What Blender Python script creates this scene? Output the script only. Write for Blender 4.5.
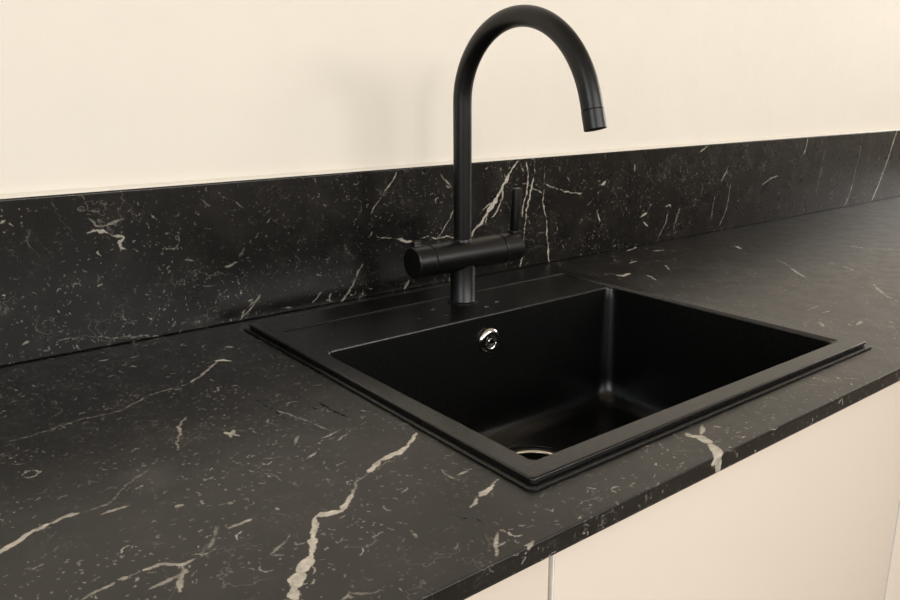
import bpy, bmesh, math, random
import numpy as np
from mathutils import Vector, Matrix

for o in list(bpy.data.objects):
    bpy.data.objects.remove(o)
scene = bpy.context.scene
COL = scene.collection
PI = math.pi
ZT = 0.90                      # height of the worktop above the floor

# ------------------------------------------------------------------ camera
cam_data = bpy.data.cameras.new('camera')
cam_data.sensor_width = 36.0
cam_data.lens = 775.73 * 36.0 / 900.0
cam_data.clip_start = 0.02
cam = bpy.data.objects.new('camera', cam_data)
COL.objects.link(cam)
PITCH, YAW, ROLL = 0.2636, 0.6572, -0.0062
fw = Vector((math.sin(YAW) * math.cos(PITCH), math.cos(YAW) * math.cos(PITCH), -math.sin(PITCH)))
rt = Vector((math.cos(YAW), -math.sin(YAW), 0.0))
up = rt.cross(fw)
rt, up = rt * math.cos(ROLL) + up * math.sin(ROLL), up * math.cos(ROLL) - rt * math.sin(ROLL)
cam.matrix_world = Matrix(((rt.x, up.x, -fw.x, -0.4244), (rt.y, up.y, -fw.y, -0.9159),
                           (rt.z, up.z, -fw.z, ZT + 0.2830), (0, 0, 0, 1)))
scene.camera = cam

# ------------------------------------------------------------------ light and exposure
world = bpy.data.worlds.new('sky')
scene.world = world
world.use_nodes = True
bg = world.node_tree.nodes['Background']
bg.inputs['Color'].default_value = (0.75, 0.85, 1.0, 1)
bg.inputs['Strength'].default_value = 1.0

ROOM = dict(x0=-2.2, x1=4.2, y0=-3.4, y1=0.010, z1=2.55)


def window_light(name, loc, rot, sx, sy, power, color):
    l = bpy.data.lights.new(name, 'AREA')
    l.shape = 'RECTANGLE'
    l.size, l.size_y = sx, sy
    l.energy = power
    l.color = color
    o = bpy.data.objects.new(name, l)
    COL.objects.link(o)
    o.location = loc
    o.rotation_euler = rot
    return o


# daylight coming in through the windows of the room
WIN_FRONT = (0.85, 3.6, 1.7, 2.45)      # centre x, width, z low, z high  (wall facing the worktop)
WIN_RIGHT = (-0.62, 1.0, 1.35, 2.42)    # centre y, width, z low, z high  (wall at the far right)
WIN_LEFT = (-1.9, 1.8, 1.40, 2.40)     # the same for the wall at the left
window_light('window_daylight', (WIN_FRONT[0], ROOM['y0'] + 0.03, (WIN_FRONT[2] + WIN_FRONT[3]) / 2), (PI / 2, 0, 0),
             WIN_FRONT[1], WIN_FRONT[3] - WIN_FRONT[2], 80.0, (1.0, 0.98, 0.95))
window_light('window_daylight', (ROOM['x1'] - 0.03, WIN_RIGHT[0], (WIN_RIGHT[2] + WIN_RIGHT[3]) / 2), (PI / 2, 0, PI / 2),
             WIN_RIGHT[1], WIN_RIGHT[3] - WIN_RIGHT[2], 30.0, (1.0, 0.95, 0.88))
window_light('window_daylight', (ROOM['x0'] + 0.03, WIN_LEFT[0], (WIN_LEFT[2] + WIN_LEFT[3]) / 2), (PI / 2, 0, -PI / 2),
             WIN_LEFT[1], WIN_LEFT[3] - WIN_LEFT[2], 34.0, (0.90, 0.96, 1.0))

vs = scene.view_settings
vs.view_transform = 'Standard'
vs.look = 'None'
vs.gamma = 1.0
vs.use_curve_mapping = False
vs.exposure = 0.12


# ------------------------------------------------------------------ node helpers
class NT:
    def __init__(self, name):
        self.mat = bpy.data.materials.new(name)
        self.mat.use_nodes = True
        self.t = self.mat.node_tree
        self.t.nodes.clear()
        self.out = self.t.nodes.new('ShaderNodeOutputMaterial')
        self.bsdf = self.t.nodes.new('ShaderNodeBsdfPrincipled')
        self.t.links.new(self.bsdf.outputs[0], self.out.inputs['Surface'])

    def put(self, sock, v):
        if isinstance(v, bpy.types.NodeSocket):
            self.t.links.new(v, sock)
        elif v is not None:
            sock.default_value = v

    def node(self, kind, **props):
        n = self.t.nodes.new(kind)
        for k, v in props.items():
            setattr(n, k, v)
        return n

    def m(self, op, a, b=None, c=None, clamp=False):
        n = self.node('ShaderNodeMath', operation=op, use_clamp=clamp)
        for s, v in zip(n.inputs, (a, b, c)):
            self.put(s, v)
        return n.outputs[0]

    def vm(self, op, a, b=None, scale=None):
        n = self.node('ShaderNodeVectorMath', operation=op)
        self.put(n.inputs[0], a)
        if b is not None:
            self.put(n.inputs[1], b)
        if scale is not None:
            self.put(n.inputs['Scale'], scale)
        return n.outputs['Value' if op in ('LENGTH', 'DISTANCE', 'DOT_PRODUCT') else 'Vector']

    def ramp(self, v, lo, hi, a=0.0, b=1.0, smooth=True):
        n = self.node('ShaderNodeMapRange', interpolation_type='SMOOTHSTEP' if smooth else 'LINEAR')
        for s, x in zip(n.inputs, (v, lo, hi, a, b)):
            self.put(s, x)
        return n.outputs[0]

    def noise(self, vec, scale, detail=3.0, rough=0.5, color=False, dist=0.0):
        n = self.node('ShaderNodeTexNoise')
        self.put(n.inputs['Vector'], vec)
        n.inputs['Scale'].default_value = scale
        n.inputs['Detail'].default_value = detail
        n.inputs['Roughness'].default_value = rough
        n.inputs['Distortion'].default_value = dist
        return n.outputs['Color' if color else 'Fac']

    def mix(self, f, a, b):
        n = self.node('ShaderNodeMix', data_type='RGBA')
        self.put(n.inputs['Factor'], f)
        self.put(n.inputs['A'], a)
        self.put(n.inputs['B'], b)
        return n.outputs['Result']

    def bump(self, h, strength, distance):
        n = self.node('ShaderNodeBump')
        n.inputs['Strength'].default_value = strength
        n.inputs['Distance'].default_value = distance
        self.put(n.inputs['Height'], h)
        self.t.links.new(n.outputs[0], self.bsdf.inputs['Normal'])

    def set(self, **kw):
        for k, v in kw.items():
            self.put(self.bsdf.inputs[k.replace('_', ' ')], v)

    def obj(self):
        return self.node('ShaderNodeTexCoord').outputs['Object']


def rgb(r, g, b):
    return (r, g, b, 1.0)


def simple(name, col, rough, metallic=0.0, var=0.04, scale=30.0, bump=0.0, bscale=400.0, spec=0.5, rvar=0.0):
    n = NT(name)
    co = n.obj()
    f = n.noise(co, scale, 4.0)
    lo = rgb(*[c * (1 - var) for c in col])
    hi = rgb(*[min(1, c * (1 + var)) for c in col])
    n.set(Base_Color=n.mix(f, lo, hi), Metallic=metallic, Specular_IOR_Level=spec)
    if rvar:
        n.set(Roughness=n.ramp(n.noise(co, scale * 2.1, 3.0), 0.3, 0.7, rough - rvar, rough + rvar))
    else:
        n.set(Roughness=rough)
    if bump:
        n.bump(n.noise(co, bscale, 2.0), bump, 0.001)
    return n.mat


def specks(n, uv, scale, density, length, width, curve, seed):
    """short curved shell fragments, one per Voronoi cell"""
    p = n.vm('ADD', uv, (seed * 0.37, seed * 0.71, 0.0))
    v = n.node('ShaderNodeTexVoronoi', voronoi_dimensions='2D', feature='F1')
    n.put(v.inputs['Vector'], p)
    v.inputs['Scale'].default_value = scale
    loc = n.vm('SCALE', n.vm('SUBTRACT', p, v.outputs['Position']), scale=scale)
    sep = n.node('ShaderNodeSeparateColor')
    n.put(sep.inputs[0], v.outputs['Color'])
    r, g, b = sep.outputs
    rot = n.node('ShaderNodeVectorRotate', rotation_type='Z_AXIS')
    n.put(rot.inputs['Vector'], loc)
    n.put(rot.inputs['Angle'], n.m('MULTIPLY', r, 2 * PI))
    xyz = n.node('ShaderNodeSeparateXYZ')
    n.put(xyz.inputs[0], rot.outputs[0])
    x, y = xyz.outputs[0], xyz.outputs[1]
    y2 = n.m('ADD', y, n.m('MULTIPLY', n.m('MULTIPLY', x, x), n.m('MULTIPLY', n.m('SUBTRACT', g, 0.5), curve)))
    # every fragment has its own length and thickness
    ln = n.m('MULTIPLY', n.m('ADD', 0.25, g), length)
    wd = n.m('MULTIPLY', n.m('ADD', 0.5, r), width)
    rough = n.noise(p, scale * 5.0, 2.0)
    wd = n.m('MULTIPLY', wd, n.ramp(rough, 0.32, 0.65, 0.1, 1.4))
    mx = n.ramp(n.m('SUBTRACT', ln, n.m('ABSOLUTE', x)), -0.02, 0.06)
    my = n.ramp(n.m('SUBTRACT', wd, n.m('ABSOLUTE', y2)), -0.02, 0.02)
    on = n.m('LESS_THAN', b, density)
    lum = n.m('ADD', 0.35, n.m('DIVIDE', b, density))
    return n.m('MULTIPLY', n.m('MULTIPLY', mx, my), n.m('MULTIPLY', on, lum), clamp=True)


def stone(name, rough, spec, rv, frag_gain):
    """black marble-look slab: pale veins (distance field stored on the mesh) and shell fragments"""
    n = NT(name)
    uvn = n.node('ShaderNodeUVMap')
    uvn.uv_map = 'slab'
    uv0 = uvn.outputs[0]
    w = n.noise(uv0, 90.0, 3.0, color=True)
    uv = n.vm('ADD', uv0, n.vm('SCALE', n.vm('SUBTRACT', w, (0.5, 0.5, 0.5)), scale=0.006))
    at = n.node('ShaderNodeAttribute', attribute_name='vein')
    lu = n.node('ShaderNodeAttribute', attribute_name='vein_strength')
    wt = n.node('ShaderNodeAttribute', attribute_name='wet')
    fine = n.m('SUBTRACT', n.noise(uv0, 300.0, 4.0, 0.7), 0.5)
    mid = n.m('SUBTRACT', n.noise(uv0, 85.0, 3.0, 0.6), 0.5)
    fld = n.m('ADD', at.outputs['Fac'], n.m('ADD', n.m('MULTIPLY', fine, 0.45), n.m('MULTIPLY', mid, 0.36)))
    vein = n.ramp(fld, 0.45, 0.60)
    tone = n.ramp(n.noise(uv0, 120.0, 5.0, 0.7), 0.25, 0.75, 0.45, 1.1)
    vein = n.m('MULTIPLY', n.m('MULTIPLY', vein, lu.outputs['Fac']), tone, clamp=True)
    patch = n.ramp(n.noise(uv0, 14.0, 3.0), 0.36, 0.62, 0.15, 1.0)
    s1 = n.m('MULTIPLY', specks(n, uv, 62.0, 0.24, 0.26, 0.045, 5.0, 1), 0.36)
    s2 = n.m('MULTIPLY', specks(n, uv, 125.0, 0.32, 0.30, 0.075, 4.0, 2), 0.24)
    s3 = n.m('MULTIPLY', specks(n, uv, 30.0, 0.26, 0.32, 0.020, 6.0, 3), 0.16)
    s4 = n.m('MULTIPLY', specks(n, uv, 170.0, 0.24, 0.20, 0.13, 2.0, 4), 0.22)
    frag = n.m('MAXIMUM', n.m('MAXIMUM', s1, s2), n.m('MAXIMUM', s3, s4))
    frag = n.m('MULTIPLY', n.m('MULTIPLY', frag, patch), frag_gain)
    # hair-thin faint veins
    rn = n.noise(uv, 16.0, 4.0, 0.6)
    hair = n.ramp(n.m('ABSOLUTE', n.m('SUBTRACT', rn, 0.5)), 0.0, 0.006, 1.0, 0.0)
    hair = n.m('MULTIPLY', n.m('MULTIPLY', hair, n.ramp(n.noise(uv0, 11.0, 2.0), 0.5, 0.68)), 0.16)
    allv = n.m('MAXIMUM', n.m('MAXIMUM', vein, frag), hair)
    cloud = n.ramp(n.noise(uv0, 22.0, 5.0, 0.58), 0.42, 0.74)
    base = n.mix(cloud, rgb(0.0048, 0.0042, 0.0035), rgb(0.0125, 0.0110, 0.0090))
    dust = n.ramp(n.vm('DISTANCE', n.vm('ADD', uv, n.vm('SCALE', n.vm('SUBTRACT', n.noise(uv0, 25.0, 3.0, color=True), (0.5, 0.5, 0.5)), scale=0.05)),
                       (-0.2775, -0.348, 0.0)), 0.008, 0.030, 0.35, 0.0)
    base = n.mix(dust, base, rgb(0.075, 0.068, 0.058))
    wet = n.ramp(n.m('ADD', wt.outputs['Fac'], n.m('MULTIPLY', fine, 0.5)), 0.48, 0.6)
    wet = n.m('MULTIPLY', wet, n.m('GREATER_THAN', wt.outputs['Fac'], 0.2))
    base = n.mix(n.m('MULTIPLY', wet, 0.8), base, rgb(0.003, 0.003, 0.003))
    col = n.mix(allv, base, rgb(0.62, 0.56, 0.47))
    n.set(Base_Color=col, Specular_IOR_Level=spec)
    rg = n.ramp(n.noise(uv0, 35.0, 5.0, 0.6), 0.3, 0.7, rough - rv, rough + rv)
    n.set(Roughness=n.m('SUBTRACT', rg, n.m('MULTIPLY', wet, 0.24)))
    return n.mat


def plaster(name, col):
    n = NT(name)
    co = n.obj()
    f = n.m('ADD', n.m('MULTIPLY', n.noise(co, 3.0, 4.0), 0.6), n.m('MULTIPLY', n.noise(co, 14.0, 5.0), 0.4))
    n.set(Base_Color=n.mix(f, rgb(*[c * 0.94 for c in col]), rgb(*[min(1, c * 1.05) for c in col])), Roughness=0.6,
          Specular_IOR_Level=0.3)
    n.bump(n.m('ADD', n.noise(co, 45.0, 4.0), n.noise(co, 7.0, 2.0)), 0.12, 0.004)
    return n.mat


MT = {
    'worktop': stone('black_marble_worktop', 0.32, 0.5, 0.03, 1.45),
    'splash': stone('black_marble_splash', 0.28, 0.32, 0.01, 1.0),
    'wall': plaster('cream_plaster', (0.82, 0.753, 0.652)),
    'white_wall': plaster('white_paint', (0.50, 0.45, 0.39)),
    'floor': simple('grey_floor', (0.20, 0.17, 0.14), 0.5, scale=4.0, var=0.1),
    'bead': simple('white_sealant', (0.74, 0.69, 0.60), 0.45),
    'door': simple('cream_lacquer', (0.70, 0.615, 0.515), 0.38, var=0.015, scale=6.0, bump=0.02, bscale=150.0),
    'door_edge': simple('white_edge_band', (0.86, 0.83, 0.78), 0.35, var=0.01),
    'carcass': simple('white_board', (0.78, 0.74, 0.68), 0.5, var=0.02),
    'granite': simple('black_granite_composite', (0.0018, 0.0018, 0.0017), 0.27, var=0.35, scale=900.0, bump=0.12, bscale=1400.0, rvar=0.04),
    'tap': simple('matt_black_coating', (0.0026, 0.0026, 0.0024), 0.36, var=0.05, scale=200.0, spec=0.36),
    'tap_dark': simple('black_rubber', (0.004, 0.004, 0.004), 0.6),
    'chrome': simple('polished_chrome', (0.78, 0.76, 0.73), 0.10, metallic=1.0, var=0.03),
    'steel': simple('brushed_steel', (0.82, 0.76, 0.66), 0.25, metallic=1.0, var=0.05),
    'hole': simple('recess_shade', (0.006, 0.005, 0.005), 0.5),  # near-black colour stands in for the shade inside overflow and strainer basket
    'frame': simple('white_window_frame', (0.82, 0.80, 0.76), 0.4, var=0.02),
}
gl = NT('clear_glass')
gl.set(Base_Color=rgb(0.95, 0.97, 0.97), Roughness=gl.ramp(gl.noise(gl.obj(), 3.0), 0.0, 1.0, 0.0, 0.01), Transmission_Weight=1.0, IOR=1.45)
MT['glass'] = gl.mat
wa = NT('water')
wa.set(Base_Color=rgb(1, 1, 1), Roughness=wa.ramp(wa.noise(wa.obj(), 50.0), 0.0, 1.0, 0.0, 0.02), Transmission_Weight=1.0, IOR=1.33)
MT['water'] = wa.mat


# ------------------------------------------------------------------ mesh helpers
def link(name, mesh, mat, parent=None, loc=None, smooth=None):
    mesh.materials.clear()
    mesh.materials.append(mat if not isinstance(mat, str) else MT[mat])
    o = bpy.data.objects.new(name, mesh)
    COL.objects.link(o)
    if parent is not None:
        o.parent = parent
    if loc is not None:
        o.location = loc
    if smooth is not None:
        mesh.shade_smooth()
        mesh.set_sharp_from_angle(angle=math.radians(smooth))
    return o


def from_bm(name, bm, mat, parent=None, loc=None, smooth=None):
    bmesh.ops.recalc_face_normals(bm, faces=bm.faces[:])
    me = bpy.data.meshes.new(name)
    bm.to_mesh(me)
    bm.free()
    return link(name, me, mat, parent, loc, smooth)


def add_box(bm, x0, x1, y0, y1, z0, z1, bev=0.0, seg=2):
    b2 = bmesh.new()
    bmesh.ops.create_cube(b2, size=1.0)
    for v in b2.verts:
        v.co = Vector((x0 + (v.co.x + 0.5) * (x1 - x0), y0 + (v.co.y + 0.5) * (y1 - y0), z0 + (v.co.z + 0.5) * (z1 - z0)))
    if bev:
        bmesh.ops.bevel(b2, geom=b2.edges[:], offset=bev, segments=seg, profile=0.5, affect='EDGES')
    tmp = bpy.data.meshes.new('tmp')
    b2.to_mesh(tmp)
    b2.free()
    bm.from_mesh(tmp)
    bpy.data.meshes.remove(tmp)


def box(name, x0, x1, y0, y1, z0, z1, mat, parent=None, bev=0.0, loc=None):
    bm = bmesh.new()
    add_box(bm, x0, x1, y0, y1, z0, z1, bev)
    return from_bm(name, bm, mat, parent, loc, 40 if bev else None)


def empty(name, loc):
    o = bpy.data.objects.new(name, None)
    o.empty_display_size = 0.05
    COL.objects.link(o)
    o.location = loc
    return o


def tag(o, label=None, cat=None, group=None, kind=None):
    for k, v in (('label', label), ('category', cat), ('group', group), ('kind', kind)):
        if v:
            o[k] = v
    return o


def lathe(bm, prof, center, axis='Z', seg=48, cap0=True, cap1=True):
    """prof: list of (radius, distance along the axis)"""
    rings = []
    for r, h in prof:
        ring = []
        for i in range(seg):
            a = 2 * PI * i / seg
            c, s = r * math.cos(a), r * math.sin(a)
            p = {'Z': (c, s, h), 'X': (h, c, s), 'Y': (s, h, c)}[axis]
            ring.append(bm.verts.new(Vector(center) + Vector(p)))
        rings.append(ring)
    for a, b in zip(rings, rings[1:]):
        for i in range(seg):
            j = (i + 1) % seg
            bm.faces.new((a[i], a[j], b[j], b[i]))
    if cap0:
        bm.faces.new(rings[0][::-1])
    if cap1:
        bm.faces.new(rings[-1])


def sweep(bm, pts, radii, seg=40, cap=True):
    """tube along pts lying in a plane with constant x"""
    rings = []
    n = len(pts)
    for i, p in enumerate(pts):
        t = (Vector(pts[min(i + 1, n - 1)]) - Vector(pts[max(i - 1, 0)])).normalized()
        a = Vector((1, 0, 0))
        b = t.cross(a).normalized()
        r = radii[i] if isinstance(radii, (list, tuple)) else radii
        rings.append([bm.verts.new(Vector(p) + a * (r * math.cos(2 * PI * k / seg)) + b * (r * math.sin(2 * PI * k / seg)))
                      for k in range(seg)])
    for a, b in zip(rings, rings[1:]):
        for i in range(seg):
            j = (i + 1) % seg
            bm.faces.new((a[i], a[j], b[j], b[i]))
    if cap:
        bm.faces.new(rings[0][::-1])
        bm.faces.new(rings[-1])


# ------------------------------------------------------------------ room shell
R = ROOM
def struct(name, *a, **k):
    return tag(box(name, *a, **k), kind='structure')

struct('floor', R['x0'] - .1, R['x1'] + .1, R['y0'] - .1, R['y1'] + .1, -0.1, 0.0, 'floor')
struct('ceiling', R['x0'] - .1, R['x1'] + .1, R['y0'] - .1, R['y1'] + .1, R['z1'], R['z1'] + 0.1, 'white_wall')
struct('wall_back', R['x0'] - .1, R['x1'] + .1, R['y1'], R['y1'] + 0.1, 0.0, R['z1'], 'wall')


def wall_with_window(name, wname, along, c, w, z0, z1, side=None):
    a0, a1 = (R['x0'], R['x1']) if along == 'x' else (R['y0'], R['y1'])
    xw = R['x0'] - .05 if side == 'left' else R['x1'] + .05
    bm = bmesh.new()
    for (p, q, zl, zh) in ((a0, c - w / 2, 0, R['z1']), (c + w / 2, a1, 0, R['z1']), (c - w / 2, c + w / 2, 0, z0),
                           (c - w / 2, c + w / 2, z1, R['z1'])):
        if along == 'x':
            add_box(bm, p, q, R['y0'] - 0.1, R['y0'], zl, zh)
        else:
            add_box(bm, xw - .05, xw + .05, p, q, zl, zh)
    tag(from_bm(name, bm, 'white_wall'), kind='structure')
    e = tag(empty(wname, (c, R['y0'] - 0.05, z0) if along == 'x' else (xw, c, z0)), kind='structure')
    def piece(nm, u0, u1, zl, zh, t, mat):
        if along == 'x':
            box(nm, u0, u1, -t, t, zl, zh, mat, e)
        else:
            box(nm, -t, t, u0, u1, zl, zh, mat, e)
    h = z1 - z0
    piece('window_frame', -w / 2, -w / 2 + .06, 0, h, .03, 'frame')
    piece('window_frame', w / 2 - .06, w / 2, 0, h, .03, 'frame')
    piece('window_frame', -w / 2 + .06, w / 2 - .06, 0, .06, .03, 'frame')
    piece('window_frame', -w / 2 + .06, w / 2 - .06, h - .06, h, .03, 'frame')
    piece('pane', -w / 2 + .06, w / 2 - .06, .06, h - .06, .004, 'glass')


wall_with_window('wall_front', 'window_1', 'x', *WIN_FRONT)
wall_with_window('wall_right', 'window_2', 'y', *WIN_RIGHT)
wall_with_window('wall_left', 'window_3', 'y', *WIN_LEFT, side='left')

# ------------------------------------------------------------------ slab pattern (millimetres, in the plane of the slab)
WORKTOP_VEINS = [
    (2.86,1,[(-73.4,-413.7),(-92.8,-428.0)]),
    (3.96,1,[(-93.8,-429.6),(-107.5,-435.1),(-117.8,-436.0),(-125.6,-436.4)]),
    (2.2,0.92,[(-125.6,-436.4),(-137.3,-444.5),(-144.7,-449.1)]),
    (1.54,0.46,[(-144.7,-449.1),(-156.5,-453.8),(-170.9,-469.2)]),
    (2.86,1,[(-170.9,-469.2),(-180.3,-478.1),(-188.6,-485.4)]),
    (3.08,1,[(-188.6,-485.4),(-198.3,-482.8),(-206.1,-480.0)]),
    (1.98,1,[(-206.1,-480.0),(-213.9,-493.2),(-220.7,-503.2)]),
    (3.3,1,[(-220.7,-503.2),(-224.6,-510.5),(-231.5,-520.7)]),
    (3.96,1,[(-231.5,-520.7),(-240.0,-527.6),(-243.8,-532.4)]),
    (4.62,1,[(-243.8,-532.4),(-250.4,-537.4),(-254.9,-543.8)]),
    (3.52,1,[(-254.9,-543.8),(-258.7,-555.0)]),
    (2.86,0.86,[(-392.9,-396.1),(-385.8,-393.3),(-368.8,-381.7),(-354.3,-375.9)]),
    (1.98,0.75,[(-354.3,-375.9),(-345.0,-373.4),(-333.6,-374.1)]),
    (0.99,0.29,[(-333.6,-374.1),(-314.8,-373.4),(-296.6,-352.7),(-274.4,-337.9)]),
    (1.32,0.57,[(-323.3,-385.6),(-311.2,-385.0),(-302.9,-384.6)]),
    (0.99,0.4,[(-356.1,-214.0),(-328.8,-210.5),(-295.5,-202.1),(-259.3,-205.0),(-229.0,-182.7),(-183.3,-175.2)]),
    (1.54,0.57,[(-183.3,-175.2),(-155.6,-149.0),(-138.6,-130.6)]),
    (2.42,0.92,[(-139.9,-125.4),(-131.8,-127.8),(-125.4,-137.1)]),
    (1.32,0.57,[(-217.1,-256.1),(-230.2,-273.2),(-234.5,-290.7),(-242.6,-304.2),(-245.8,-318.3)]),
    (1.32,0.57,[(-356.5,-478.0),(-343.4,-474.0),(-334.7,-471.0)]),
    (2.2,0.69,[(-334.7,-471.0),(-327.8,-471.4)]),
    (1.43,0.63,[(-327.8,-471.4),(-309.4,-470.1),(-299.0,-479.7),(-287.6,-477.8),(-278.6,-476.5)]),
    (1.54,0.52,[(-326.7,-493.2),(-307.9,-489.6),(-299.6,-488.4),(-299.4,-480.7)]),
    (1.76,0.69,[(-298.9,-486.4),(-305.6,-495.2),(-309.0,-504.8)]),
    (1.1,0.34,[(-287.6,-477.8),(-275.6,-468.8),(-263.7,-450.7)]),
    (1.43,0.63,[(-261.9,-458.4),(-251.5,-457.1),(-239.2,-457.1)]),
    (2.2,0.75,[(-202.6,-308.3),(-198.8,-316.5),(-195.0,-324.6)]),
    (1.76,0.69,[(-194.9,-309.3),(-202.6,-323.6)]),
    (0.88,0.63,[(-354.9,-286.5),(-351.2,-281.1),(-346.0,-283.2),(-343.0,-289.7),(-346.8,-295.0),(-352.2,-294.7),(-354.9,-286.5)]),
    (2.42,0.8,[(-223.1,-453.0),(-222.6,-456.8)]),
    (2.2,0.52,[(-247.0,-425.3),(-245.3,-428.4)]),
    (1.76,0.57,[(-278.5,-409.1),(-273.8,-407.7)]),
    (1.32,0.8,[(-70.6,-517.9),(-81.8,-522.8)]),
    (2.86,0.98,[(-81.8,-522.8),(-91.6,-526.4),(-99.7,-529.3)]),
    (1.32,0.8,[(-99.7,-529.3),(-115.1,-536.7)]),
    (1.32,0.69,[(-97.2,-480.5),(-99.3,-493.2),(-96.8,-501.1)]),
    (1.1,0.69,[(-92.5,-494.5),(-82.5,-494.2),(-70.6,-493.2)]),
    (1.54,0.69,[(-121.6,-573.9),(-132.3,-583.3),(-141.3,-594.6)]),
    (1.32,0.57,[(-133.3,-585.4),(-124.5,-585.1)]),
    (1.76,0.69,[(-117.9,-596.1),(-109.9,-595.1),(-121.8,-603.0)]),
    (1.1,0.69,[(-142.1,-371.7),(-131.5,-370.0),(-118.0,-365.2)]),
    (0.88,0.4,[(-138.0,-384.9),(-127.8,-380.5),(-113.9,-373.6)]),
    (1.32,0.46,[(-167.7,-370.9),(-156.2,-355.5)]),
    (1.1,0.57,[(-171.8,-399.8),(-158.8,-392.1)]),
    (1.1,0.4,[(-253.8,-505.9),(-241.9,-498.3),(-231.0,-490.5)]),
    (0.99,0.34,[(-185.9,-551.1),(-171.8,-537.3)]),
    (1.32,0.46,[(-165.2,-534.8),(-168.5,-547.4)]),
    (0.88,0.4,[(-197.5,-506.1),(-186.6,-503.6)]),
    (1.1,0.34,[(-146.3,-292.2),(-137.4,-322.4),(-128.9,-361.8)]),
    (1.98,0.69,[(130.9,-555.2),(114.5,-565.6)]),
    (2.64,0.8,[(106.2,-556.5),(104.1,-565.0),(109.8,-566.9)]),
    (3.96,0.86,[(108.4,-565.9),(106.4,-574.2),(104.7,-580.2)]),
    (3.96,0.86,[(104.7,-580.2),(98.9,-589.8),(91.4,-597.6),(82.3,-603.7)]),
    (2.64,0.52,[(137.2,-562.9),(140.1,-567.9)]),
    (1.54,0.57,[(98.6,-547.9),(92.7,-558.3)]),
    (2.7,0.86,[(1027.6,-248.1),(1029.7,-274.5)]),
    (1.65,0.75,[(1029.7,-274.5),(1042.5,-297.0),(1067.5,-329.5)]),
    (1.8,0.57,[(863.8,-294.0),(855.0,-306.9)]),
    (1.95,0.63,[(850.1,-322.7),(829.9,-353.5)]),
    (1.8,0.63,[(764.1,-411.6),(734.0,-433.7),(716.0,-448.7),(696.4,-468.1)]),
    (1.95,0.46,[(807.6,-227.2),(798.4,-250.6),(778.7,-274.0)]),
    (1.8,0.69,[(771.8,-277.9),(750.8,-298.1),(725.1,-330.2)]),
    (3.3,0.86,[(866.0,-114.9),(850.7,-139.1)]),
    (2.4,0.8,[(674.9,-18.2),(718.3,-5.6)]),
    (3.0,0.8,[(711.1,-48.0),(733.9,-54.8)]),
    (2.4,0.8,[(598.2,-86.5),(621.2,-84.8)]),
    (3.6,0.86,[(513.1,-131.1),(516.3,-142.5),(541.0,-136.0)]),
    (1.95,0.69,[(550.8,-161.9),(534.6,-191.9)]),
    (2.25,0.57,[(632.2,-134.5),(606.6,-161.8)]),
    (2.2,0.63,[(-111.7,-86.7),(-103.6,-93.3)]),
    (1.98,0.57,[(-239.4,-45.7),(-227.2,-47.0)]),
    (2.2,0.57,[(-208.9,-57.5),(-199.9,-56.1)]),
    (1.54,0.46,[(-191.2,-135.9),(-181.5,-132.1)]),
    (1.76,0.46,[(-154.1,-209.0),(-149.4,-212.7)]),
    (1.5,0.34,[(545.5,-424.2),(582.4,-422.4)]),
    (1.8,0.57,[(551.5,-441.3),(570.9,-444.7)]),
    (1.65,0.52,[(512.1,-461.8),(495.3,-475.6)]),
    (1.95,0.69,[(534.9,-496.8),(556.1,-491.7)]),
    (1.8,0.46,[(383.6,-346.8),(371.5,-370.4)]),
    (1.1,0.52,[(469.7,-544.7),(462.1,-561.2)]),
]
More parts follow.
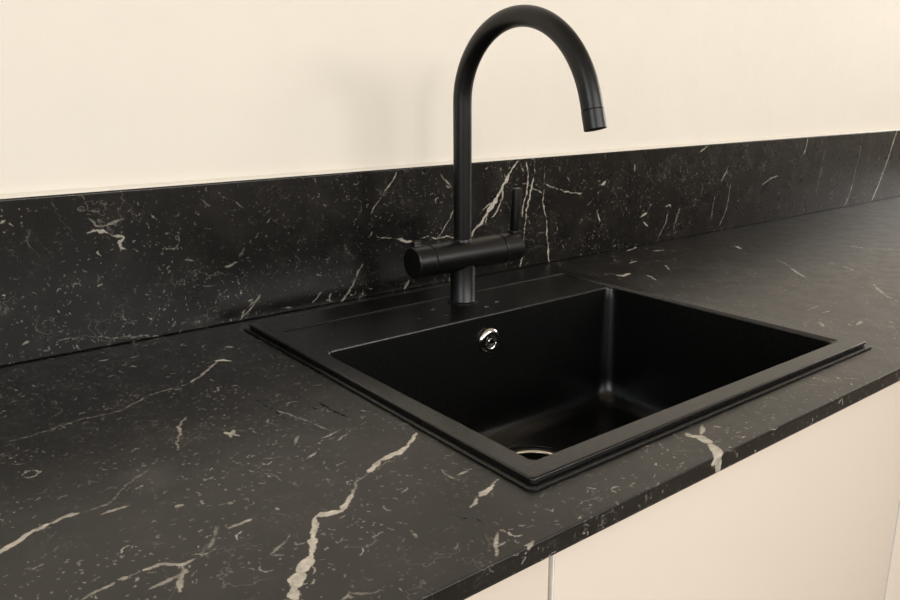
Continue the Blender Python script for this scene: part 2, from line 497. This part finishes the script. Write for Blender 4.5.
SPLASH_VEINS = [
    (1.6,0.86,[(419.9,175.0),(397.0,151.5)]),
    (2.6,0.86,[(401.2,154.3),(382.8,129.1),(374.6,118.8)]),
    (4.0,0.86,[(376.6,120.2),(366.4,108.6),(356.3,98.6)]),
    (3.0,0.86,[(358.3,100.0),(348.2,88.5),(340.2,79.9)]),
    (1.6,0.8,[(342.2,82.8),(332.1,76.1),(322.2,63.2)]),
    (1.4,0.63,[(388.9,134.9),(387.1,116.2),(376.9,99.7),(364.6,89.9)]),
    (1.2,0.57,[(370.5,116.1),(354.2,108.2),(340.1,97.1)]),
    (1.4,0.57,[(356.3,95.5),(352.4,78.6)]),
    (1.0,0.57,[(422.0,174.9),(431.0,160.2),(435.5,153.5)]),
    (1.5,0.8,[(437.2,174.0),(442.0,156.3),(442.5,138.7),(438.7,118.1)]),
    (1.2,0.8,[(438.7,118.1),(432.5,102.5),(430.8,83.1)]),
    (1.0,0.57,[(457.0,171.2),(455.5,147.4)]),
    (1.5,0.75,[(455.5,147.4),(447.5,119.0),(439.4,90.4)]),
    (1.1,0.75,[(439.4,90.4),(435.9,56.3),(434.4,26.6),(428.3,2.2)]),
    (1.8,0.69,[(432.3,20.1),(428.3,2.2)]),
    (0.8,0.46,[(479.7,163.5),(478.5,132.7)]),
    (1.3,0.69,[(478.8,124.5),(477.4,101.6),(485.2,75.9)]),
    (1.3,0.75,[(485.2,75.9),(488.8,40.0),(494.5,15.3)]),
    (2.0,0.75,[(491.7,26.0),(495.0,1.4)]),
    (1.0,0.69,[(480.8,134.2),(509.0,123.8),(530.6,117.0),(567.5,110.6)]),
    (2.0,0.69,[(525.8,117.4),(533.0,116.8)]),
    (1.2,0.63,[(560.1,111.2),(569.9,112.1)]),
    (1.2,0.46,[(427.2,139.8),(442.6,135.5),(462.9,125.8),(476.7,119.8)]),
    (2.6,0.69,[(617.5,122.1),(630.1,128.1)]),
    (3.0,0.69,[(613.0,71.5),(619.1,58.5)]),
    (1.0,0.46,[(529.4,143.8),(539.5,133.1)]),
    (1.4,0.57,[(191.5,175.7),(182.6,162.3),(168.8,149.4)]),
    (0.9,0.4,[(168.8,149.4),(156.7,133.7),(144.6,118.1)]),
    (1.0,0.52,[(153.3,84.6),(171.6,81.0),(188.7,77.5)]),
    (1.6,0.63,[(188.7,77.5),(199.0,73.4),(214.8,70.0)]),
    (1.1,0.57,[(227.5,72.9),(242.1,75.7),(258.6,69.2)]),
    (1.1,0.57,[(258.6,69.2),(275.6,71.7),(292.8,66.7)]),
    (1.0,0.46,[(258.6,70.7),(270.0,81.5),(283.4,96.7),(294.9,116.8)]),
    (1.6,0.57,[(206.4,14.2),(197.1,0.5)]),
    (1.0,0.46,[(282.7,12.0),(280.7,-1.9)]),
    (1.4,0.46,[(186.3,-6.8),(179.1,-13.2)]),
    (1.2,0.46,[(256.0,11.3),(250.2,1.3)]),
    (1.2,0.4,[(265.4,166.5),(276.3,154.1),(287.5,142.9)]),
    (1.2,0.46,[(276.3,146.7),(283.7,143.2)]),
    (2.24,0.8,[(1747.9,177.6),(1726.1,120.0)]),
    (2.1,0.75,[(1726.1,120.0),(1701.8,70.2)]),
    (2.52,0.8,[(1701.0,72.9),(1683.5,38.1),(1660.3,3.9)]),
    (1.12,0.46,[(1564.1,174.3),(1555.7,111.8),(1544.4,58.7)]),
    (1.82,0.57,[(1544.4,58.7),(1532.9,25.0),(1514.3,-0.6)]),
    (1.54,0.57,[(1303.5,177.3),(1300.1,153.1),(1290.4,138.1)]),
    (1.12,0.34,[(1387.0,144.4),(1377.4,87.3),(1369.7,41.3)]),
    (1.82,0.46,[(997.1,123.5),(979.3,102.6)]),
    (1.26,0.4,[(1015.5,95.8),(1008.6,46.8),(986.0,7.5)]),
    (1.26,0.46,[(962.4,75.6),(955.4,27.3)]),
    (1.12,0.4,[(848.4,65.8),(831.9,16.5)]),
    (1.12,0.4,[(811.9,57.6),(808.0,36.7),(786.4,10.0)]),
    (1.82,0.57,[(925.1,174.9),(900.2,164.6)]),
    (3.08,0.63,[(732.0,54.1),(748.9,59.9)]),
    (2.1,0.57,[(738.7,44.0),(754.1,34.8)]),
    (1.68,0.52,[(801.6,68.2),(816.9,68.7),(820.6,62.5)]),
    (1.68,0.46,[(703.4,155.0),(707.5,138.7)]),
    (1.54,0.4,[(1133.2,82.7),(1166.3,95.3),(1194.0,97.7)]),
    (1.2,0.63,[(-224.8,133.6),(-217.3,135.0),(-209.9,135.3)]),
    (1.6,0.69,[(-213.2,134.6),(-206.9,133.9),(-200.0,129.7)]),
    (1.2,0.57,[(-200.0,129.7),(-191.7,126.4),(-184.3,124.4)]),
    (1.7,0.63,[(-185.4,124.5),(-191.4,119.5),(-190.0,112.4),(-183.8,109.3)]),
    (1.0,0.25,[(-141.6,122.9),(-133.4,123.2),(-124.4,118.5),(-124.0,110.1),(-130.6,103.6),(-139.9,104.8),(-143.8,112.5)]),
    (1.3,0.32,[(-220.7,149.9),(-213.6,140.2),(-198.7,140.9),(-185.3,145.1)]),
    (0.7,0.34,[(-272.7,19.3),(-234.9,14.0),(-157.5,0.8)]),
    (1.3,0.37,[(-70.3,73.2),(-61.1,74.4),(-53.0,77.2)]),
    (1.0,0.34,[(-24.1,32.2),(-36.0,19.6),(-53.6,4.1)]),
    (1.1,0.4,[(128.9,52.0),(118.4,34.9),(104.5,12.6),(91.1,0.4),(74.7,-11.1)]),
    (1.0,0.34,[(62.4,19.5),(46.5,6.7)]),
    (1.5,0.4,[(66.4,7.5),(78.6,2.6)]),
    (1.6,0.4,[(76.1,15.8),(72.6,7.9)]),
    (1.5,0.46,[(114.2,12.5),(113.9,6.7)]),
    (1.1,0.34,[(-27.2,27.4),(-38.6,21.4),(-45.9,16.0)]),
    (1.2,0.34,[(-48.6,15.1),(-56.4,1.9)]),
    (1.2,0.4,[(6.6,6.7),(16.7,4.9)]),
    (1.5,0.46,[(-306.0,152.4),(-300.9,156.0)]),
    (1.6,0.46,[(-304.6,142.8),(-301.7,143.5)]),
    (1.8,0.46,[(-314.5,77.7),(-310.7,78.2)]),
    (1.3,0.4,[(-303.4,19.9),(-295.2,22.8)]),
    (1.5,0.4,[(-250.3,8.8),(-246.9,2.2)]),
    (1.2,0.34,[(-153.8,148.9),(-143.6,137.3)]),
    (1.2,0.34,[(-54.4,155.1),(-37.3,141.1)]),
    (1.1,0.34,[(-118.9,88.7),(-107.1,84.6)]),
]

WORKTOP_VEINS += [(3.4, 0.75, [(90.4, -600.0), (91.3, -608.0), (91.1, -622.0)])]
WET_MARKS = [
    (1.1, 1, [(-149, -250), (-148.6, -284), (-148, -314)]), (1.4, 1, [(-147, -262), (-140, -268)]),
    (1.6, 1, [(-107, -299), (-106, -330), (-102, -350)]), (1.5, 1, [(-98, -325), (-93, -338)]), (1.0, 1, [(-112, -310), (-100, -318)]),
    (1.2, 1, [(-118, -300), (-115, -316)]), (1.5, 1, [(-90, -345), (-80, -352)]),
    (1.6, 1, [(-132.4, -538.3), (-129.4, -545.6)]), (1.0, 1, [(-129, -545), (-123.5, -547)]), (1.1, 1, [(-123, -548), (-121, -562)]),
]
RND = random.Random(7)


def wander(veins, amp):
    """add the small kinks and swellings a vein has between its traced points"""
    segs = []
    for w, s, pts in veins:
        P = [Vector((x, y)) for x, y in pts]
        out, ws = [P[0]], [w]
        for a, b in zip(P, P[1:]):
            L = (b - a).length
            k = max(2, int(L / 5.0))
            nrm = Vector((-(b - a).y, (b - a).x)).normalized() if L > 0 else Vector((0, 0))
            for i in range(1, k + 1):
                q = a.lerp(b, i / k)
                if i < k:
                    q = q + nrm * RND.uniform(-amp, amp)
                out.append(q)
                ws.append(w * RND.uniform(0.6, 1.3))
        ws[0] *= 0.4
        ws[-1] *= 0.4
        for i in range(len(out) - 1):
            segs.append((out[i], out[i + 1], ws[i], ws[i + 1], s))
    return segs


def field(U, V, veins, amp=1.3, reach=4.0):
    """0.5 on a vein's edge, rising inside it and falling off outside, linear over +-reach millimetres"""
    f = np.zeros_like(U)
    st = np.zeros_like(U)
    for a, b, wa_, wb_, s in wander(veins, amp):
        pad = max(wa_, wb_) + reach
        idx = np.where((U > min(a.x, b.x) - pad) & (U < max(a.x, b.x) + pad) & (V > min(a.y, b.y) - pad) & (V < max(a.y, b.y) + pad))[0]
        if not len(idx):
            continue
        u, v = U[idx], V[idx]
        d = b - a
        t = np.clip(((u - a.x) * d.x + (v - a.y) * d.y) / max(d.length_squared, 1e-6), 0, 1)
        dist = np.hypot(u - a.x - t * d.x, v - a.y - t * d.y)
        val = np.clip(0.5 + (wa_ + (wb_ - wa_) * t - dist) / (2 * reach), 0, 1)
        better = val > f[idx]
        f[idx[better]] = val[better]
        st[idx[better]] = s
    return f, st


def grid_slab(name, us, prof, veins, hole=None, to_xyz=None, wet=None, ntop=None):
    """us: positions along x; prof: (s, a, b) with s the unrolled coordinate; to_xyz(u, a, b)"""
    us = np.array(us)
    S = np.array([p[0] for p in prof])
    A = np.array([p[1] for p in prof])
    B = np.array([p[2] for p in prof])
    nu, nv = len(us), len(S)
    U, SS = np.meshgrid(us, S, indexing='ij')
    co = to_xyz(U, np.broadcast_to(A, U.shape), np.broadcast_to(B, U.shape))
    co = np.stack([c.ravel() for c in co], 1)
    i, j = np.meshgrid(np.arange(nu - 1), np.arange(nv), indexing='ij')
    k = (j + 1) % nv
    quads = np.stack([i * nv + j, i * nv + k, (i + 1) * nv + k, (i + 1) * nv + j], -1).reshape(-1, 4)
    caps = [list(range(nv)), list(range((nu - 1) * nv, nu * nv))[::-1]]
    if hole:
        x0, x1, y0, y1 = hole
        cu = (us[i] + us[i + 1]).ravel() / 2
        cs = (A[j] + A[k]).ravel() / 2
        flat = (np.abs(B[j] - B[k]) < 1e-6).ravel()
        quads = quads[~((cu > x0) & (cu < x1) & (cs > y0) & (cs < y1) & flat)]
        # walls of the opening
        ia, ib = int(np.argmin(abs(us - x0))), int(np.argmin(abs(us - x1)))
        tj = lambda y: int(np.argmin(abs(A[:ntop] - y)))
        bj = lambda y: ntop + int(np.argmin(abs(A[ntop:] - y) + 10 * abs(B[ntop:] - B[-1])))
        wallq = []
        for y, flip in ((y0, False), (y1, True)):
            a_, b_ = tj(y), bj(y)
            for q in range(ia, ib):
                w4 = [q * nv + a_, (q + 1) * nv + a_, (q + 1) * nv + b_, q * nv + b_]
                wallq.append(w4[::-1] if flip else w4)
        quads = np.concatenate([quads, np.array(wallq)])
        for q, flip in ((ia, True), (ib, False)):
            lo, hi = sorted((tj(y0), tj(y1)))
            ring = [q * nv + jj for jj in range(lo, hi + 1)]
            ring += [q * nv + bj(A[hi]), q * nv + bj(A[lo])]
            caps.append(ring[::-1] if flip else ring)
    n0 = len(co)
    me = bpy.data.meshes.new(name)
    nl = len(quads) * 4 + sum(len(c) for c in caps)
    loops = np.concatenate([quads.ravel()] + [np.array(c) for c in caps]).astype(np.int32)
    starts = np.concatenate([np.arange(len(quads)) * 4, len(quads) * 4 + np.cumsum([0] + [len(c) for c in caps])[:-1]]).astype(np.int32)
    me.vertices.add(n0)
    me.vertices.foreach_set('co', co.astype(np.float32).ravel())
    me.loops.add(nl)
    me.loops.foreach_set('vertex_index', loops)
    me.polygons.add(len(starts))
    me.polygons.foreach_set('loop_start', starts)
    me.update(calc_edges=True)
    uv = me.uv_layers.new(name='slab')
    uvd = np.stack([U.ravel(), SS.ravel()], 1)
    uv.data.foreach_set('uv', uvd[loops].astype(np.float32).ravel())
    f, st = field(U.ravel() * 1000, SS.ravel() * 1000, veins)
    for nm, arr in (('vein', f), ('vein_strength', st),
                    ('wet', field(U.ravel() * 1000, SS.ravel() * 1000, wet)[0] if wet else np.zeros(n0))):
        a = me.attributes.new(nm, 'FLOAT', 'POINT')
        a.data.foreach_set('value', arr.astype(np.float32))
    me.validate()
    return me


def steps(*stops):
    """stops: (position, step up to the next stop)"""
    out = []
    for (a, st), (b, _) in zip(stops, stops[1:]):
        k = max(1, int(round((b - a) / st)))
        out += list(np.linspace(a, b, k, endpoint=False))
    return out + [stops[-1][0]]


# sink rectangle, bowl and tap ledge (plan)
SX0, SX1, SY1, SY0 = -0.0681, 0.4619, -0.5501, -0.0340
BX0, BX1, BY1, BY0, LY = -0.0424, 0.4333, -0.5240, -0.1870, -0.0920
HX0, HX1, HY1, HY0 = BX0 - 0.010, BX1 + 0.010, BY1 - 0.010, BY0 + 0.010
DEPTH, THICK, ER = 0.5986, 0.0168, 0.0010
WX0, WX1 = -1.30, 2.60

us = steps((WX0, .05), (-0.46, .0015), (HX0, .0015), (HX1, .0022), (1.0, .003), (1.9, .05), (WX1, 1))
prof = [(y, y, 0.0) for y in reversed(steps((-DEPTH + ER, .0015), (HY1, .0015), (HY0, .0018), (R['y1'] - 0.0005, 1)))]
for k in range(1, 6):
    a = k / 5 * PI / 2
    prof.append((-DEPTH + ER - ER * a, -DEPTH + ER - ER * math.sin(a), -ER + ER * math.cos(a)))
s0 = prof[-1][0]
for z in np.linspace(-ER, -THICK + .002, 7)[1:]:
    prof.append((s0 + z + ER, -DEPTH, float(z)))
NTOP = len(prof)
for y in (-DEPTH + .002, HY1, HY0, R['y1'] - .0005):
    prof.append((prof[NTOP - 1][0] - .003 - (y + DEPTH), y, -THICK))
me = grid_slab('worktop', us, prof, WORKTOP_VEINS, (HX0, HX1, HY1, HY0), lambda u, a, b: (u, a, b), WET_MARKS, NTOP)
worktop = link('worktop', me, 'worktop', None, (0, 0, ZT))
me.shade_smooth()
me.set_sharp_from_angle(angle=math.radians(50))
tag(worktop, 'long black marble-look worktop with white veins and rounded front edge', 'worktop')
# back panel
HS, ST = 0.1775, 0.0095
us = steps((WX0, .05), (-0.36, .0016), (0.9, .0022), (1.95, .05), (WX1, 1))
prof = [(z, 0.0, z) for z in steps((0.0004, .0016), (HS - .0008, 1))]
prof += [(HS, .0008, HS), (HS + .004, .0045, HS), (HS + .009, ST, HS), (HS + .19, ST, 0.0004)]
me = grid_slab('back_panel', us, prof, SPLASH_VEINS, None, lambda u, a, b: (u, a, b))
me.flip_normals()
splash = link('back_panel', me, 'splash', None, (0, 0, ZT))
tag(splash, 'low black marble-look splashback standing against the cream wall', 'splashback')
# sealant bead along its top
bm = bmesh.new()
rings = []
rb = random.Random(3)
xs = list(np.arange(WX0, WX1 + .01, .02))
for x in xs:
    k = 1.0 + rb.uniform(-.10, .10)
    ring = []
    for (y, z) in ((.0030, .0001), (.0036, .0010 * k), (.0052, .0022 * k), (.0072, .0032 * k), (.0093, .0042 * k), (.0093, .0001)):
        ring.append(bm.verts.new((min(x, WX1), y, HS + z)))
    rings.append(ring)
for a, b in zip(rings, rings[1:]):
    for i in range(len(a)):
        j = (i + 1) % len(a)
        bm.faces.new((a[i], a[j], b[j], b[i]))
bm.faces.new(rings[0])
bm.faces.new(rings[-1][::-1])
tag(from_bm('sealant_bead', bm, 'bead', splash, None, 60), 'white sealant line along the top edge')

# ------------------------------------------------------------------ base cabinets under the worktop
DOOR_Y = -0.5886
MODULE = 0.5856
def cabinet(x0, label):
    c = empty('base_cabinet', (x0, 0, 0))
    tag(c, label, 'cabinet', 'base cabinets under the worktop')
    top = ZT - THICK - 0.001
    yb, yf = 0.0, DOOR_Y + .021
    x1 = MODULE
    box('side_panel', .0005, .018, yf, yb, .10, top, 'carcass', c)
    box('side_panel', x1 - .018, x1 - .0005, yf, yb, .10, top, 'carcass', c)
    box('bottom_panel', .018, x1 - .018, yf, yb, .10, .118, 'carcass', c)
    box('back_panel_board', .018, x1 - .018, yb - .008, yb, .118, top, 'carcass', c)
    box('plinth', .0005, x1 - .0005, yf + .05, yf + .065, 0.0, .10, 'carcass', c)
    d = box('door', .0052, x1 - .0002, DOOR_Y, DOOR_Y + .019, .105, top - .002, 'door', c, bev=.0012)
    box('edge_band', .0042, .0052, DOOR_Y + .0006, DOOR_Y + .0184, .106, top - .003, 'door_edge', d)
    return c

X = -0.0873 - 2 * MODULE
cabs = ['cream base cabinet left of the sink, mostly out of view', 'cream base cabinet left of the sink cabinet, at the bottom edge',
        'cream base cabinet directly under the black sink', 'cream base cabinet right of the sink cabinet',
        'second cream base cabinet right of the sink cabinet', 'last cream base cabinet at the right end of the worktop']
for k in range(1, 6):
    cabinet(X + k * MODULE, cabs[k])

# ------------------------------------------------------------------ sink
sink = tag(empty('kitchen_sink', (0, 0, ZT)), 'square black granite composite sink with tap ledge set into the worktop', 'sink')


def rrect(x0, x1, y0, y1, r, z, k=8, fr=None):
    """rounded rectangle, counter-clockwise, 4*(k+1) corner points plus points along the sides"""
    pts = []
    rs = fr if fr else (r, r, r, r)
    cs = ((x1, y1, 0, rs[0]), (x0, y1, PI / 2, rs[1]), (x0, y0, PI, rs[2]), (x1, y0, 3 * PI / 2, rs[3]))
    for (cx, cy, a0, rr) in cs:
        ox = cx - rr if cx == x1 else cx + rr
        oy = cy - rr if cy == y1 else cy + rr
        for i in range(k + 1):
            a = a0 + PI / 2 * i / k
            pts.append(Vector((ox + rr * math.cos(a), oy + rr * math.sin(a), z)))
    full = []
    n = len(pts)
    for i, p in enumerate(pts):
        full.append(p)
        if i % (k + 1) == k:
            q = pts[(i + 1) % n]
            for t in range(1, 12):
                full.append(p.lerp(q, t / 12))
    return full


bm = bmesh.new()
loops = []
def outer(ins, z, r=.006):
    loops.append(rrect(SX0 + ins, SX1 - ins, SY1 + ins, SY0 - ins, max(r - ins * .3, .004), z))
def opening(ins, z, r):
    loops.append(rrect(BX0 + ins, BX1 - ins, BY1 + ins, LY - ins, r, z))
def bowl(ins, z, r, mx=0):
    loops.append(rrect(BX0 + ins, BX1 - ins, BY1 + ins, BY0 - ins, r, z))
RIM = 0.0078
LEDGE = 0.0060
outer(.010, .0003)
outer(.0, .0003); outer(.0, .0016); outer(.0006, .0023); outer(.0056, .0027)
outer(.0064, .0028); outer(.0064, .0048); outer(.0052, .0052); outer(.0050, .0060); outer(.0053, .0068); outer(.0061, .0075); outer(.0074, RIM)
opening(-.0012, RIM, .005); opening(-.0003, RIM - .0003, .005); opening(.0004, RIM - .0008, .005); opening(.0010, LEDGE + .0004, .005); opening(.0016, LEDGE, .005)
bowl(.0018, LEDGE - .0001, .008); bowl(.0023, LEDGE - .0004, .0084); bowl(.0030, LEDGE - .0012, .0092); bowl(.0034, LEDGE - .0030, .0110); bowl(.0040, -.012, .016)
bowl(.0110, -.128, .021); bowl(.0140, -.145, .022); bowl(.0200, -.1555, .022); bowl(.0290, -.1615, .027); bowl(.0400, -.1640, .034)
DRC = Vector((0.193, -0.287, 0))
def ringloop(r, z):
    base = loops[-1] if False else rrect(BX0 + .04, BX1 - .04, BY1 + .04, BY0 - .04, .034, 0)
    out = []
    n = len(base)
    # even angles, starting in the direction of the first corner so the bridge does not twist
    for p in base:
        d = (Vector((p.x, p.y, 0)) - DRC).normalized()
        out.append(Vector((DRC.x + d.x * r, DRC.y + d.y * r, z)))
    loops.append(out)
ringloop(.0600, -.1668); ringloop(.0575, -.1672); ringloop(.0565, -.1690); ringloop(.0450, -.1700); ringloop(.0445, -.185)
ringloop(.0560, -.185)
ringloop(.0640, -.1760)
def bout(ins, z, r):
    loops.append(rrect(BX0 + ins, BX1 - ins, BY1 + ins, BY0 - ins, r, z))
bout(.0300, -.1730, .034); bout(.0060, -.150, .024); bout(-.0030, -.125, .022); bout(-.0070, -.0010, .020)
rows = [[bm.verts.new(p) for p in lp] for lp in loops]
for a, b in zip(rows, rows[1:] + rows[:1]):
    n = len(a)
    for i in range(n):
        j = (i + 1) % n
        bm.faces.new((a[i], a[j], b[j], b[i]))
basin = from_bm('basin', bm, 'granite', sink, None, 40)
wn = basin.modifiers.new('weighted_normals', 'WEIGHTED_NORMAL')
wn.keep_sharp = True
wn.weight = 80

# overflow rosette on the back wall of the bowl
ov = Vector((0.1965, BY0 - 0.0060, -0.0285))
bm = bmesh.new()
lathe(bm, [(.0170, 0), (.0170, -.0008), (.0164, -.0022), (.0150, -.0036), (.0128, -.0046), (.0104, -.0048), (.0092, -.0042), (.0088, -.0016)], ov, 'Y', 48, True, False)
ovo = from_bm('overflow', bm, 'chrome', sink, None, 50)
ovo['label'] = 'round chrome overflow cover'
bm = bmesh.new()
lathe(bm, [(.0089, -.0016), (.0089, -.0012)], ov, 'Y', 40)
from_bm('overflow_recess', bm, 'hole', ovo)
bm = bmesh.new()
lathe(bm, [(.0042, -.0014), (.0042, -.0036), (.0034, -.0044)], ov, 'Y', 24)
for a in (0.35, 0.35 + 2 * PI / 3, 0.35 + 4 * PI / 3):
    b2 = bmesh.new()
    add_box(b2, .003, .0092, -.0036, -.0016, -.0011, .0011)
    bmesh.ops.rotate(b2, verts=b2.verts[:], cent=(0, 0, 0), matrix=Matrix.Rotation(a, 3, 'Y'))
    bmesh.ops.translate(b2, verts=b2.verts[:], vec=ov)
    tm = bpy.data.meshes.new('t'); b2.to_mesh(tm); b2.free(); bm.from_mesh(tm); bpy.data.meshes.remove(tm)
from_bm('overflow_screw', bm, 'chrome', ovo, None, 40)

# waste outlet in the bowl floor
bm = bmesh.new()
lathe(bm, [(.0560, -.1688), (.0556, -.1672), (.0535, -.1662), (.0480, -.1664), (.0455, -.1680), (.0440, -.1720), (.0440, -.1850)], DRC, 'Z', 64, False, False)
dr = from_bm('drain_ring', bm, 'granite', sink, None, 50)
bm = bmesh.new()
lathe(bm, [(.0455, -.1681), (.0448, -.1668), (.0430, -.1664), (.0412, -.1672), (.0405, -.1690)], DRC, 'Z', 64, False, False)
st = from_bm('drain_strainer', bm, 'steel', sink, None, 50)
st['label'] = 'steel strainer ring'
bm = bmesh.new()
lathe(bm, [(.0405, -.1690), (.0400, -.1790), (.0380, -.1800), (.0120, -.1800), (.0120, -.1740), (.0100, -.1725)], DRC, 'Z', 64, False, True)
from_bm('strainer_basket', bm, 'hole', st, None, 50)

# put the sink's origin at its own centre
SC = Vector(((SX0 + SX1) / 2, (SY0 + SY1) / 2, 0))
for o in list(sink.children_recursive):
    o.data.transform(Matrix.Translation(-SC))
sink.location = (SC.x, SC.y, ZT)

# ------------------------------------------------------------------ faucet
FX, FY, FZ = 0.2117, -0.1199, 0.0060
fau = tag(empty('kitchen_faucet', (FX, FY, ZT + FZ)), 'matt black swan-neck kitchen faucet with horizontal two-handle body behind the sink', 'faucet')
BZ, BR = 0.0705 - FZ, 0.0205
bm = bmesh.new()
lathe(bm, [(.0205, .0001), (.0205, .0012), (.0196, .0020), (.0172, .0022), (.0166, .0030), (.0165, BZ - .012)], (0, 0, 0))
from_bm('base_stem', bm, 'tap', fau, None, 40)
XL, XR = 0.1290 - FX, 0.3075 - FX
G1, G0 = 0.2745 - FX, 0.1560 - FX
bm = bmesh.new()
lathe(bm, [(BR - .0016, G0), (BR, G0 + .0010), (BR, G1 - .0012), (BR - .0014, G1)], (0, 0, BZ), 'X', 64)
body = from_bm('body', bm, 'tap', fau, None, 40)
bm = bmesh.new()
lathe(bm, [(BR - .0025, G1 - .0005), (BR - .0025, G1 + .0022)], (0, 0, BZ), 'X', 64)
from_bm('joint_ring', bm, 'tap_dark', body)
bm = bmesh.new()
lathe(bm, [(BR - .0012, G0 - .0012), (BR - .0012, G0 + .0005)], (0, 0, BZ), 'X', 64)
from_bm('joint_ring', bm, 'tap_dark', body)
bm = bmesh.new()
lathe(bm, [(BR - .0014, G1 + .0018), (BR, G1 + .0030), (BR, XR - .0014), (BR - .0014, XR)], (0, 0, BZ), 'X', 64)
kn = from_bm('control_knob', bm, 'tap', fau, None, 40)


def lever(parent, x, tilt, length, w, t):
    bm = bmesh.new()
    add_box(bm, -w / 2, w / 2, -t / 2, t / 2, BR - .0015, BR + length, .0016, 3)
    add_box(bm, -w / 2 - .0016, w / 2 + .0016, -t / 2 - .0016, t / 2 + .0016, BR - .002, BR + .0025, .0008, 2)
    bmesh.ops.rotate(bm, verts=bm.verts[:], cent=(0, 0, 0), matrix=Matrix.Rotation(tilt, 3, 'X'))
    bmesh.ops.translate(bm, verts=bm.verts[:], vec=(x, 0, BZ))
    return from_bm('lever', bm, 'tap', parent, None, 40)


lever(kn, 0.3040 - FX, 0.06, .062, .0125, .0085)
bm = bmesh.new()
lathe(bm, [(BR - .0016, XL), (BR, XL + .0016), (BR, G0 - .0020), (BR - .0012, G0 - .0010)], (0, 0, BZ), 'X', 64)
kf = from_bm('filter_knob', bm, 'tap', fau, None, 40)
lever(kf, 0.1430 - FX, -0.35, .0075, .0125, .0080)
# spout: vertical riser and swan-neck reaching over the bowl
TR = 0.0119
ZC, RC = 0.2535 - FZ, 0.112
co = (-3.24784498e-03, -7.2e-05, 8.78316238e-03, 1.10900561e-01)
def rad(th):
    t = th - PI / 2
    return ((co[0] * t + co[1]) * t + co[2]) * t + co[3]
pts = [(0, 0, z) for z in np.linspace(BZ + BR - .006, ZC - .03, 8)]
n = 64
TH_END = 0.14
off = RC - rad(PI)
arc = []
for i in range(n + 1):
    th = PI + (TH_END - PI) * i / n
    r = rad(th) + off * max(0.0, (th - PI * .75) / (PI * .25))
    arc.append(Vector((0, -(RC + r * math.cos(th)), ZC + r * math.sin(th))))
# blend the start of the arc into the riser
arc = [Vector((0, min(p.y, 0.0), p.z)) for p in arc]
pts += [tuple(p) for p in arc]
last = (arc[-1] - arc[-2]).normalized()
pts += [tuple(arc[-1] + last * (.0030 * k)) for k in range(1, 10)]
for it in range(3):
    q = [Vector(p) for p in pts]
    for i in range(8, len(q) - 1):
        pts[i] = tuple((q[i - 1] + q[i] * 2 + q[i + 1]) / 4)
# split off the outlet nozzle at the tip
cut = len(pts) - 1
acc = 0.0
while acc < 0.0205:
    acc += (Vector(pts[cut]) - Vector(pts[cut - 1])).length
    cut -= 1
bm = bmesh.new()
sweep(bm, pts[:cut + 1], TR)
spout = from_bm('spout', bm, 'tap', fau, None, 40)
bm = bmesh.new()
lathe(bm, [(TR + .0005, BZ + BR - .004), (TR + .0005, BZ + BR + .0012), (TR + .0001, BZ + BR + .0018)], (0, 0, 0))
from_bm('spout_collar', bm, 'tap', spout, None, 40)
tip = [Vector(p) for p in pts[cut:]]
bm = bmesh.new()
rr = [TR - .0008] + [TR + .0003] * (len(tip) - 1)
tip[1] = tip[0].lerp(tip[1], 0.35)
d_ = (tip[-1] - tip[-2]).normalized()
sweep(bm, [tuple(p) for p in tip] + [tuple(tip[-1] + d_ * .0001)] + [tuple(tip[-1] - d_ * .004)], rr + [TR - .0018, TR - .0020], cap=True)
from_bm('aerator', bm, 'tap', fau, None, 40)

# ------------------------------------------------------------------ water drops on the tap ledge
drops = [(0.1549, -0.1286, .0030, 'largest clear water drop, just left of the faucet base'),
         (0.1522, -0.1622, .0018, 'tiny water drop front left of the faucet base, near the bowl edge'),
         (0.2190, -0.1620, .0024, 'clear water drop right in front of the faucet base'),
         (0.2461, -0.1514, .0022, 'clear water drop right of the faucet base'),
         (0.1166, -0.1507, .0017, 'leftmost tiny water drop on the black tap ledge')]
for k, (x, y, r, text) in enumerate(drops):
    bm = bmesh.new()
    bmesh.ops.create_uvsphere(bm, u_segments=16, v_segments=10, radius=1.0)
    for v in bm.verts:
        v.co = Vector((v.co.x * r * 1.25, v.co.y * r * .9, max(v.co.z, -.15) * r * .45 + .15 * r * .45))
    o = from_bm('water_drop', bm, 'water', None, (x, y, ZT + LEDGE), 80)
    tag(o, text, 'water drop', 'water drops on the tap ledge')
